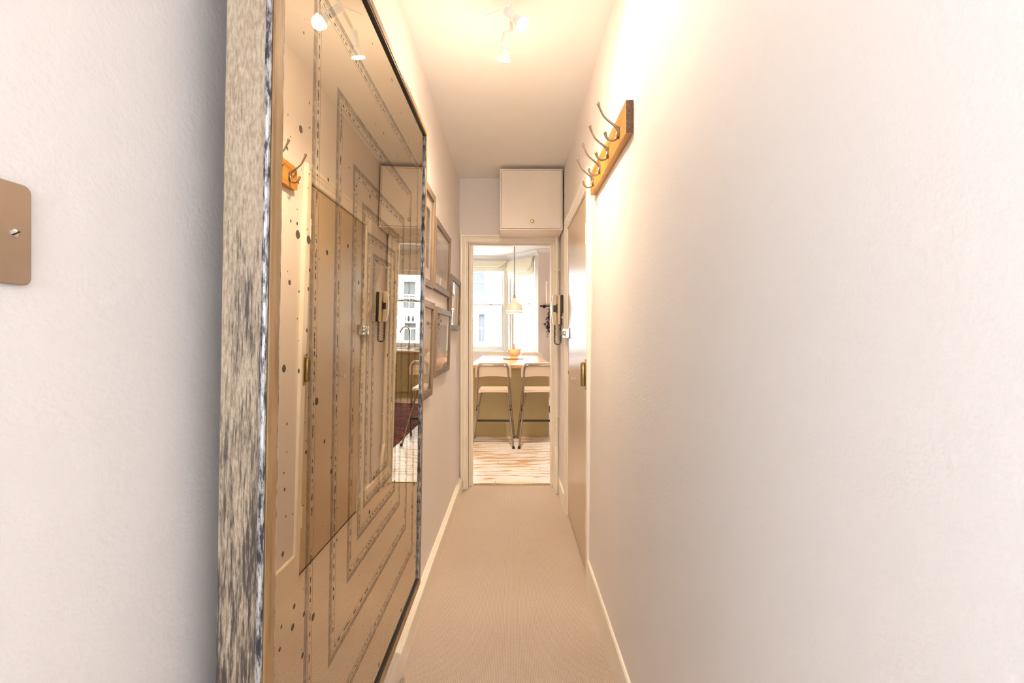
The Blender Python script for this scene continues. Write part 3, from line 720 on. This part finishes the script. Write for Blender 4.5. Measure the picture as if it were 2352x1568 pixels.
def sash_window(name, lab, org, ang, x0, x1, z0, z1, mid, topglass=None):
    e = struct(empty(name, org, (0, 0, ang)), lab, 'window')
    fw = .045
    build('window_frame', MB().box(x0, x0 + fw, .02, .14, z0, z1).box(x1 - fw, x1, .02, .14, z0, z1).box(x0 + fw, x1 - fw, .02, .14, z1 - .05, z1).box(x0 + fw, x1 - fw, .02, .14, z0, z0 + .03), 'win', e, 0.004)
    build('window_sill', MB().box(x0 - .03, x1 + .03, -.06, .03, z0 - .035, z0), 'win', e, 0.006)
    for nm, a, b, yy in (('lower_sash', z0 + .03, mid + .02, .05), ('upper_sash', mid - .02, z1 - .05, .095)):
        rb = .065 if nm == 'lower_sash' else .04
        g0, g1 = x0 + fw, x1 - fw
        s_ = build(nm, MB().box(g0, g0 + .045, yy, yy + .04, a, b).box(g1 - .045, g1, yy, yy + .04, a, b).box(g0 + .045, g1 - .045, yy, yy + .04, a, a + rb).box(g0 + .045, g1 - .045, yy, yy + .04, b - .04, b), 'win', e, 0.003)
        build('pane', MB().box(g0 + .044, g1 - .044, yy + .017, yy + .021, a + rb - .001, b - .039), 'glass', s_)
    for q in (.3, .7):
        xx = x0 + (x1 - x0) * q
        build('sash_catch', MB().box(xx - .02, xx + .02, .035, .05, mid + .0, mid + .022), 'brass', e, 0.002)
    return e
MID = 1.955
sash_window('window_2', 'front sash window of the bay, straight above the table', (BFX0, BF, 0), 0, .05, l1 - .05, BZ0, BZ1, MID)
a2 = math.atan2(KF - BF, BX1 - BFX1); a3 = math.atan2(BF - KF, BFX0 - BX0)
sash_window('window_3', 'angled sash window of the bay behind the pendant lamp', (BFX1, BF, 0), a2, .06, l2 - .10, BZ0, BZ1, 1.93)
sash_window('window_4', 'sash window on the far left side of the bay', (BX0, KF, 0), a3, .10, l3 - .06, BZ0, BZ1, MID)
sash_window('window_5', 'sash window above the sink, seen in the mirror', (0, KF, 0), 0, SX0, SX1, .96, 2.86, 1.92)
# cornice
def cornice(name, a, b, lab):
    a = Vector((*a, 0)); b = Vector((*b, 0)); ln = (b - a).length
    e = empty(name, a, (0, 0, math.atan2((b - a).y, (b - a).x)))
    struct(e, lab, 'cornice')
    build('moulding', MB().prism([(0, KC), (0, KC - .075), (-.015, KC - .075), (-.02, KC - .05), (-.05, KC - .018), (-.07, KC - .012), (-.07, KC)], lambda p, t: (t, p[0], p[1]), 0, ln), 'kceil', e)
cornice('trim_2', (BX1, KF), (KX1, KF), 'white cornice above the mauve kitchen pier')
cornice('trim_3', (BFX1, BF), (BX1, KF), 'white cornice above the angled bay window')
cornice('trim_4', (BFX0, BF), (BFX1, BF), 'white cornice above the front bay window')

# roman blinds
def blind(label, org, ang, x0, x1, zt, drop, y=-.012):
    e = thing('roman_blind', label, 'blind', org, (0, 0, ang), 'cream roman blinds')
    w_ = x1 - x0; n = 24
    def layer(nm, za, zb, yo, sag, lip):
        m_ = MB(); f0, f1 = [], []
        for k in range(n + 1):
            t = k / n; x = x0 + w_ * t
            ed = max(0, 1 - min(t, 1 - t) / .16)
            zb2 = zb + sag * ed ** 1.0
            col = [(x, yo, za), (x, yo - lip * .5, (za + zb2) / 2), (x, yo - lip, zb2 + .012), (x, yo - lip * .6, zb2), (x, yo + .004, zb2 + .006), (x, yo + .004, za)]
            f0.append([m_.bm.verts.new(p) for p in col])
        for a, b in zip(f0, f0[1:]):
            for i in range(6): m_.bm.faces.new((a[i], a[(i + 1) % 6], b[(i + 1) % 6], b[i]))
        m_.bm.faces.new(f0[0][::-1]); m_.bm.faces.new(f0[-1])
        return build(nm, m_, 'blind', e, smooth=True)
    build('head_rail', MB().box(x0, x1, y - .02, y + .012, zt - .02, zt + .012), 'win', e, .002)
    layer('back_fold', zt - .01, zt - drop, y + .002, .0, .018)
    layer('middle_fold', zt - .01, zt - drop + .045, y - .022, .02, .02)
    layer('front_fold', zt - .01, zt - drop + .085, y - .045, .085, .035)
    return e
blind('cream roman blind drawn up over the front bay window', (BFX0, BF, 0), 0, .04, l1 - .04, 2.925, .235)
blind('cream roman blind drawn up over the angled window by the pendant', (BFX1, BF, 0), a2, .05, l2 - .12, 2.90, .38)
blind('added cream roman blind let down over the unseen left bay window to cut its light', (BX0, KF, 0), a3, .08, l3 - .04, 2.90, 1.9)  # unseen blind added to keep daylight out of the bay
blind('cream roman blind over the sink window, seen in the mirror', (0, KF, 0), 0, SX0 + .03, SX1 - .03, 2.86, .42, .0)

# ------------------------------------------------------------------ island table
TB = thing('island_table', 'long kitchen table with wooden top and olive panelled base', 'table', (0, 0, 0))
TX0, TX1, TY0, TY1, TH = -0.53, 0.47, 5.47, 8.05, 0.905
build('table_top', MB().box(TX0, TX1, TY0, TY1, TH - .042, TH), 'top', TB, 0.004)
bs = build('end_panel', MB().box(TX0 + .02, TX1 - .02, 5.68, 5.71, 0.0, TH - .042), 'olive', TB, 0.002)
build('side_panel', MB().box(TX0 + .02, TX0 + .05, 5.71, 7.80, 0, TH - .042), 'olive', TB, 0.002)
build('side_panel', MB().box(TX1 - .05, TX1 - .02, 5.71, 7.80, 0, TH - .042), 'olive', TB, 0.002)
build('end_panel', MB().box(TX0 + .02, TX1 - .02, 7.80, 7.83, 0.0, TH - .042), 'olive', TB, 0.002)

# ------------------------------------------------------------------ folding bar stools (local: sitter faces +y, floor z=0)
def make_stool():
    t = thing('bar_stool', 'x', 'stool', group='folding bar stools at the table ends')
    r = .0115
    # back hoop: up one side, over the top, down the other, feet forward (+y)
    def side(s): return [(s * .245, .275, .0), (s * .205, .06, .42), (s * .178, -.095, .76), (s * .172, -.125, .86)]
    L_ = side(-1); Rr = side(1)
    hoop = L_ + [(-.165, -.134, .895), (-.14, -.140, .915), (-.08, -.132, .917), (0, -.126, .916), (.08, -.132, .917), (.14, -.140, .915), (.165, -.134, .895)] + Rr[::-1]
    build('back_frame', MB().tube(hoop, r, 12, 4), 'steel', t, smooth=True)
    for s in (-1, 1):
        lg = build('leg', MB().tube([(s * .150, .15, .605), (s * .185, .02, .37), (s * .232, -.262, 0.0)], r, 12, 4), 'steel', t, smooth=True)
        build('rubber_foot', MB().lathe([(0, 0), (.0155, 0), (.0155, .02), (.0125, .03), (0, .03)], 14, Matrix.Translation((s * .232, -.262, 0))), 'black', lg, smooth=True)
        build('rubber_foot', MB().lathe([(0, 0), (.0155, 0), (.0155, .02), (.0125, .03), (0, .03)], 14, Matrix.Translation((s * .245, .275, 0))), 'black', t, smooth=True)
        build('pivot', MB().ball((s * .197, .04, .385), .0145), 'black', t, smooth=True)
    build('foot_rest', MB().tube([(-.222, .152, .235), (.222, .152, .235)], .0125, 12), 'black', t, smooth=True)
    # moulded back panel, in front of the hoop, curved bottom edge, wrapped over the top
    n = 22; m_ = MB(); cols = []
    for k in range(n + 1):
        u = -1 + 2 * k / n
        x = .206 * u
        top = .950 - .075 * max(0, (abs(u) - .72) / .28) ** 2.2
        bot = .772 + .020 * (1 - u * u) - (.0 if abs(u) < .9 else -.006)
        yb = -.118 - .02 * abs(u) ** 3
        def yy(z): return yb + .046 + (0.80 - z) * .30
        cols.append([m_.bm.verts.new((x, yy(bot) - .020, bot)), m_.bm.verts.new((x, yy(top) + .0, top - .006)), m_.bm.verts.new((x, yy(top) + .010, top)), m_.bm.verts.new((x, yy(top) + .020, top - .008)), m_.bm.verts.new((x, yy(bot) + .0, bot))])
    for a, b in zip(cols, cols[1:]):
        for i in range(5): m_.bm.faces.new((a[i], a[(i + 1) % 5], b[(i + 1) % 5], b[i]))
    m_.bm.faces.new(cols[0][::-1]); m_.bm.faces.new(cols[-1])
    build('backrest', m_, 'plastic', t, smooth=True)
    # dished seat
    nx, ny = 16, 10; g0, g1 = [], []
    m_ = MB()
    for i in range(nx + 1):
        a0, a1 = [], []
        for j in range(ny + 1):
            u = -1 + 2 * i / nx; v = j / ny
            hw = .172 - .012 * v
            z = .628 - .010 * (1 - u * u) * (1 - abs(2 * v - 1) ** 3) + .012 * v
            if v == 0: z += -.006 + .010 * (1 - u * u)
            x = hw * u; y_ = -.085 + .30 * v
            a0.append(m_.bm.verts.new((x, y_, z))); a1.append(m_.bm.verts.new((x * .98, y_, z - .022 - (.004 if 0 < j < ny else 0))))
        g0.append(a0); g1.append(a1)
    for i in range(nx):
        for j in range(ny):
            m_.bm.faces.new((g0[i][j], g0[i + 1][j], g0[i + 1][j + 1], g0[i][j + 1]))
            m_.bm.faces.new((g1[i][j], g1[i][j + 1], g1[i + 1][j + 1], g1[i + 1][j]))
    for i in range(nx):
        for j in (0, ny): m_.bm.faces.new((g0[i][j], g1[i][j], g1[i + 1][j], g0[i + 1][j]))
    for j in range(ny):
        for i in (0, nx): m_.bm.faces.new((g0[i][j], g0[i][j + 1], g1[i][j + 1], g1[i][j]))
    build('seat', m_, 'plastic', t, smooth=True)
    build('seat_bracket', MB().tube([(-.178, .0, .612), (.178, .0, .612)], .008, 10), 'steel', t, smooth=True)
    return t
st0 = make_stool()
st0.location = (-.226, 5.322, 0); st0['label'] = 'folding bar stool on the left at the near table end'
for lab, loc, rz in (('folding bar stool on the right at the near table end', (.302, 5.322, 0), 0.0),
                     ('folding bar stool on the left at the far table end, only its back top showing', (-.31, 8.26, 0), math.pi),
                     ('folding bar stool on the right at the far table end, only its back top showing', (.34, 8.26, 0), math.pi)):
    c = copy_tree(st0); c.location = loc; c.rotation_euler = (0, 0, rz); c['label'] = lab

# ------------------------------------------------------------------ on the table
bd = thing('serving_board', 'round flat wooden board under the stone mortar', 'board', (.02, 6.95, TH))
build('board_disc', MB().lathe([(0, .0), (.105, .0), (.150, .004), (.172, .008), (.172, .0125), (.15, .012), (0, .012)], 40), 'pestle', bd, smooth=True)
mo = thing('mortar', 'cream stone mortar bowl standing on the round board', 'mortar', (.02, 6.95, TH + .0122))
build('bowl', MB().lathe([(0, .0), (.062, .0), (.066, .006), (.060, .020), (.052, .026), (.078, .048), (.094, .085), (.103, .135), (.099, .138), (.088, .128), (.076, .07), (.03, .045), (0, .042)], 40), 'stone', mo, smooth=True)
pe = thing('pestle', 'wooden pestle leaning in the stone mortar', 'pestle', (.04, 6.955, TH + .065), (R(4), R(-9), 0))
build('pestle_shaft', MB().lathe([(0, -.006), (.014, -.002), (.017, .01), (.012, .04), (.010, .09), (.011, .13), (.008, .137), (.0155, .146), (.016, .158), (.010, .166), (0, .168)], 18), 'pestle', pe, smooth=True)

# ------------------------------------------------------------------ pendant lamp
pl = thing('pendant_lamp', 'cream bell shaped pendant lamp hanging over the table', 'pendant lamp', (.022, 6.3, 1.565))
build('shade', MB().lathe([(.110, .036), (.113, .040), (.108, .085), (.098, .115), (.078, .138), (.048, .155), (.030, .168), (.024, .19), (.020, .215), (.018, .215), (.022, .188), (.028, .165), (.046, .150), (.074, .134), (.094, .112), (.104, .083), (.108, .040)], 48), 'plastic', pl, smooth=True)
build('lower_ring', MB().lathe([(.104, .0), (.107, .001), (.110, .026), (.107, .027), (.103, .002), (.104, .0)], 48), 'plastic', pl, smooth=True)
for k in range(3):
    a = 2 * math.pi * k / 3
    build('ring_bracket', MB().tube([(.106 * math.cos(a), .106 * math.sin(a), .020), (.1075 * math.cos(a), .1075 * math.sin(a), .046)], .002, 6), 'brass', pl)
build('socket_cap', MB().lathe([(0, .212), (.016, .212), (.020, .218), (.020, .235), (.014, .240), (.013, .255), (.006, .262), (0, .262)], 24), 'brass', pl, smooth=True)
build('cord', MB().tube([(0, 0, .26), (0, 0, KC - 1.565 - .02)], .0055, 8), 'cord_grey', pl, smooth=True)
build('ceiling_cup', MB().lathe([(0, KC - 1.565), (.05, KC - 1.565), (.045, KC - 1.565 - .03), (.01, KC - 1.565 - .045), (0, KC - 1.565 - .045)], 24), 'plastic', pl, smooth=True)
bl_ = build('bulb', MB().lathe([(0, .055), (.022, .062), (.030, .085), (.026, .11), (.014, .135), (.013, .16), (0, .16)], 20), 'bulb', pl, smooth=True)
lt = bpy.data.lights.new('pendant_bulb', 'POINT'); lt.energy = 8; lt.color = LAMP; lt.shadow_soft_size = .03
lo = bpy.data.objects.new('pendant_bulb', lt); C.objects.link(lo); lo.parent = pl; lo.location = (0, 0, .045)

# ------------------------------------------------------------------ fill lamp added to brighten the kitchen, unseen above the door head
kl = thing('added_ceiling_lamp', 'added round white fill lamp on the kitchen ceiling, out of view above the doorway', 'ceiling light', (0, 4.75, KC))
build('lamp_body', MB().lathe([(0, 0), (.09, 0), (.09, -.03), (.082, -.04), (.07, -.04), (.07, -.03), (0, -.03)], 32), 'white', kl, smooth=True)
build('lamp_lens', MB().lathe([(0, -.031), (.07, -.031), (.068, -.036), (0, -.040)], 28), 'bulb', kl, smooth=True)
lt = bpy.data.lights.new('added_fill_light', 'SPOT'); lt.energy = K_FILL; lt.color = (1.0, 0.80, 0.58); lt.spot_size = R(150); lt.spot_blend = .6; lt.shadow_soft_size = .07
lo = bpy.data.objects.new('added_fill_light', lt); C.objects.link(lo); lo.parent = kl; lo.location = (0, 0, -.06)

# ------------------------------------------------------------------ kitchen pier: cream wall cabinet, iron rail, dried flowers
wc = thing('spice_cabinet', 'small cream wall cabinet on the mauve kitchen pier', 'cabinet', (.82, KF, 1.90))
build('cabinet_body', MB().box(-.15, .15, -.16, 0, 0, .46), 'plastic', wc, .003)
build('cabinet_door', MB().box(-.145, .145, -.178, -.1605, .006, .454), 'plastic', wc, .003)
ir = thing('iron_rail', 'black iron rail with knob below the cream wall cabinet', 'rail', (.80, KF - .02, 1.86))
build('rod', MB().tube([(-.235, -.07, 0), (.2, -.07, 0)], .012, 10), 'iron', ir, smooth=True)
for x in (-.16, .15):
    build('bracket', MB().tube([(x, -.07, 0), (x, .02, 0)], .01, 8).lathe([(0, 0), (.035, 0), (.035, .012), (0, .014)], 16, Matrix.Translation((x, .02, 0)) @ Matrix.Rotation(R(90), 4, 'X')), 'iron', ir, smooth=True)
build('finial', MB().ball((-.235, -.07, 0), .02), 'iron', ir, smooth=True)
sk = thing('wall_hook', 'black iron hook holding dried stems on the mauve pier', 'hook', (.80, KF - .02, 1.43))
build('arm', MB().tube([(-.10, -.06, 0), (-.02, -.065, .0), (.08, -.04, 0), (.12, .02, 0)], .013, 8, 3), 'iron', sk, smooth=True)
build('back_plate', MB().lathe([(0, 0), (.04, 0), (.04, .012), (0, .014)], 16, Matrix.Translation((.12, .02, 0)) @ Matrix.Rotation(R(90), 4, 'X')), 'iron', sk, smooth=True)
build('knob', MB().ball((-.10, -.06, 0), .038), 'iron', sk, smooth=True)
dr = thing('dried_flowers', 'dark red dried flower bunch hanging from the iron rail', 'dried flowers', (.765, KF - .09, 1.845))
random.seed(3)
lm = MB()
lm.hexa([(-.022, 0, 0), (0, -.004, -.028), (.004, .004, -.028), (.022, .003, 0), (-.004, 0, .03), (0, -.003, .032), (.002, .003, .032), (.004, 0, .03)])
bmesh.ops.recalc_face_normals(lm.bm, faces=lm.bm.faces)
lme = bpy.data.meshes.new('leaf'); lm.bm.to_mesh(lme); lm.bm.free(); lme.materials.append(M['leaf_dry'])
for s_ in range(5):
    x0 = random.uniform(-.03, .03); ln = random.uniform(.38, .62); dx = random.uniform(-.10, .05)
    pts = [(x0 * .3, 0, 0), (x0, -.01, -ln * .4), (x0 + dx * .6, -.015, -ln * .75), (x0 + dx, -.01, -ln)]
    stx = build('stem', MB().tube(pts, .003, 5, 3), 'leaf_dry', dr)
    for k in range(13):
        t = .1 + .9 * k / 12
        i = min(int(t * 3), 2); f = t * 3 - i
        p = Vector(pts[i]).lerp(Vector(pts[i + 1]), f)
        o = bpy.data.objects.new('leaf', lme); C.objects.link(o); o.parent = stx
        o.location = p + Vector((random.uniform(-.03, .03), random.uniform(-.02, .02), 0)); o.rotation_euler = [random.uniform(-3, 3) for _ in range(3)]
        q = random.uniform(.6, 1.2); o.scale = (q, q, q)

# ------------------------------------------------------------------ sink run, seen in the mirror
SKY0 = 8.70
for k, (xa, xb) in enumerate(((.80, 1.30), (1.30, 1.90), (1.90, 2.50))):
    lab = ('olive base cabinet with plank door left of the sink, seen in the mirror', 'olive base cabinet under the sink, seen in the mirror', 'olive base cabinet right of the sink, mostly hidden')[k]
    bc = thing('base_cabinet', lab, 'cabinet', (xa, SKY0, 0), group='olive base cabinets under the window')
    w_ = xb - xa
    build('cabinet_body', MB().box(.002, w_ - .002, .02, .58, .12, .868), 'olive', bc)
    build('plinth', MB().box(.002, w_ - .002, .06, .10, 0, .12), 'olive', bc)
    build('drawer_front', MB().box(.005, w_ - .005, 0, .0195, .715, .862), 'olive', bc, .003)
    nb = 5; bw = (w_ - .01) / nb
    dd = build('cabinet_door', MB().box(.005, w_ - .005, .006, .0195, .13, .71), 'olive', bc, .001)
    for q in range(nb): build('door_board', MB().box(.005 + q * bw + .0012, .005 + (q + 1) * bw - .0012, 0, .0058, .13, .71), 'olive', dd, .0012)
wt = thing('sink_worktop', 'wooden worktop under the sink window', 'worktop', (.78, SKY0 - .02, .87))
build('worktop_slab', MB().box(0, 1.75, 0, .618, 0, .042), 'top', wt, .003)
sk2 = thing('sink', 'white sink set in the worktop under the window', 'sink', (1.58, SKY0 + .30, .912))
build('sink_rim', MB().box(-.30, .30, -.20, -.17, 0, .014).box(-.30, .30, .17, .20, 0, .014).box(-.30, -.27, -.17, .17, 0, .014).box(.27, .30, -.17, .17, 0, .014), 'white', sk2, .003)
build('basin', MB().box(-.27, .27, -.17, .17, .0, .003), 'white', sk2)
fc = thing('kitchen_tap', 'brushed steel swan neck tap at the sink, seen in the mirror', 'tap', (1.43, SKY0 + .53, .912))
build('tap_body', MB().lathe([(0, 0), (.027, 0), (.027, .11), (.024, .115), (0, .115)], 20), 'steel', fc, smooth=True)
build('spout', MB().tube([(0, 0, .11), (0, 0, .34), (.0, -.005, .40), (.05, -.02, .465), (.11, -.04, .46), (.16, -.06, .40), (.17, -.065, .34)], .0155, 12, 4), 'steel', fc, smooth=True)
build('tap_lever', MB().tube([(.02, 0, .06), (.075, 0, .06)], .009, 8).tube([(.07, 0, .06), (.075, 0, .13)], .005, 8), 'steel', fc, smooth=True)

rg = thing('red_rug', 'dark red patterned woven rug beside the table, seen in the mirror', 'rug', (1.22, 6.45, 0))
build('rug_weave', MB().box(-.62, .62, -1.75, 1.68, 0, .008), 'rug', rg, .002)
for s_ in (-1, 1):
    fr = MB()
    for k in range(60):
        x = -.61 + 1.22 * k / 59; ye = -1.75 if s_ < 0 else 1.68
        fr.box(x - .004, x + .004, min(ye, ye + s_ * .05), max(ye, ye + s_ * .05), 0, .004)
    f_ = build('fringe', fr, 'mat_board', rg); f_['kind'] = 'stuff'

# ------------------------------------------------------------------ house across the street
struct(build('ground_street', MB().box(-40, 45, 10.6, 60, -3.4, -3.3), 'asphalt'), 'street below the bay window', 'street')
FY = 24.0
hb = thing('terrace_house', 'white stucco terrace house across the street', 'building', (0, FY, -3.3))
def hz(z): return z + 3.3
build('facade_wall', MB().box(-12, 14, 0, .5, 0, 13.5), 'render', hb)
for z, d, h in ((hz(.70), .22, .16), (hz(4.95), .30, .28), (hz(3.05), .10, .08)):
    build('string_course', MB().box(-12, 14, -d, 0, z, z + h), 'render', hb, .02)
def far_window(x0, x1, z0, z1, arched=False):
    f = build('window', MB().box(x0 - .10, x0, -.10, 0, hz(z0), hz(z1)).box(x1, x1 + .10, -.10, 0, hz(z0), hz(z1)).box(x0 - .16, x1 + .16, -.16, 0, hz(z1), hz(z1) + .14).box(x0 - .16, x1 + .16, -.20, 0, hz(z0) - .1, hz(z0)), 'render', hb, .01)
    build('pane', MB().box(x0, x1, -.03, -.005, hz(z0), hz(z1)), 'pane_far', f)
    zm = (z0 + z1) / 2
    build('glazing_bar', MB().box(x0, x1, -.06, -.03, hz(zm) - .03, hz(zm) + .03).box((x0 + x1) / 2 - .02, (x0 + x1) / 2 + .02, -.055, -.03, hz(z0), hz(zm) - .03), 'render', f)
    if arched:
        m_ = MB(); c = (x0 + x1) / 2; r_ = (x1 - x0) / 2
        m_.prism([(c + (r_ * math.cos(math.pi * k / 10)), hz(z1) + .001 + r_ * math.sin(math.pi * k / 10)) for k in range(11)], lambda p, t: (p[0], t, p[1]), -.17, -.155)
        build('fanlight', m_, 'pane_far', f)
far_window(-2.75, -1.52, 3.45, 4.75)
far_window(-1.78, -1.50, .95, 2.40, True)
far_window(-5.6, -4.6, .95, 2.7); far_window(-5.6, -4.6, 3.45, 4.75)
far_window(4.55, 5.15, 2.55, 3.0 + .95); far_window(4.45, 5.05, .75 + .1, 2.15)
far_window(1.6, 2.4, .95, 2.5); far_window(1.5, 2.4, 3.45, 4.75)
far_window(7.4, 8.4, .95, 2.7); far_window(7.4, 8.4, 3.45, 4.75)
sh = build('shutter', MB().box(.76, .80, -.05, 0, hz(.95), hz(2.5)).box(.98, 1.02, -.05, 0, hz(.95), hz(2.5)), 'grey_pipe', hb)
for k in range(24): build('louvre', MB().box(.80, .98, -.045, -.01, hz(.97) + k * .063, hz(.97) + k * .063 + .035), 'grey_pipe', sh)
build('drainpipe', MB().tube([(-.67, -.10, 0), (-.67, -.10, hz(5.6))], .055, 10).tube([(-.67, -.10, hz(2.0)), (-.75, -.12, hz(2.12)), (-1.5, -.12, hz(2.36))], .035, 8), 'grey_pipe', hb, smooth=True)
for k in range(16): build('baluster', MB().lathe([(0, 0), (.07, 0), (.04, .12), (.075, .26), (.04, .5), (.07, .55), (0, .55)], 8, Matrix.Translation((3.6 + k * .22, -.2, hz(2.45) - .60))), 'render', hb, smooth=True)
build('balcony_rail', MB().box(3.45, 7.1, -.30, 0, hz(2.40), hz(2.47)).box(3.45, 7.1, -.30, 0, hz(1.78), hz(1.85)), 'render', hb, .01)
sd = thing('satellite_dish', 'grey satellite dish on the white house across the street', 'satellite dish', (-1.06, FY - .02, 1.12))
mt = Matrix.Translation((0, -.35, 0)) @ Matrix.Rotation(R(70), 4, 'X') @ Matrix.Rotation(R(-10), 4, 'Y') @ Matrix.Diagonal((1.15, .95, 1, 1))
build('dish', MB().lathe([(0, 0), (.12, .008), (.22, .028), (.30, .06), (.30, .066), (.22, .036), (.12, .016), (0, .008)], 32, mt), 'dish', sd, smooth=True)
build('feed_arm', MB().tube([(0, -.36, -.25), (.05, -.75, -.18), (.05, -.78, -.05)], .014, 8), 'grey_pipe', sd, smooth=True)
build('wall_bracket', MB().tube([(0, -.34, -.02), (0, -.2, -.25), (0, .02, -.25)], .02, 8), 'grey_pipe', sd, smooth=True)
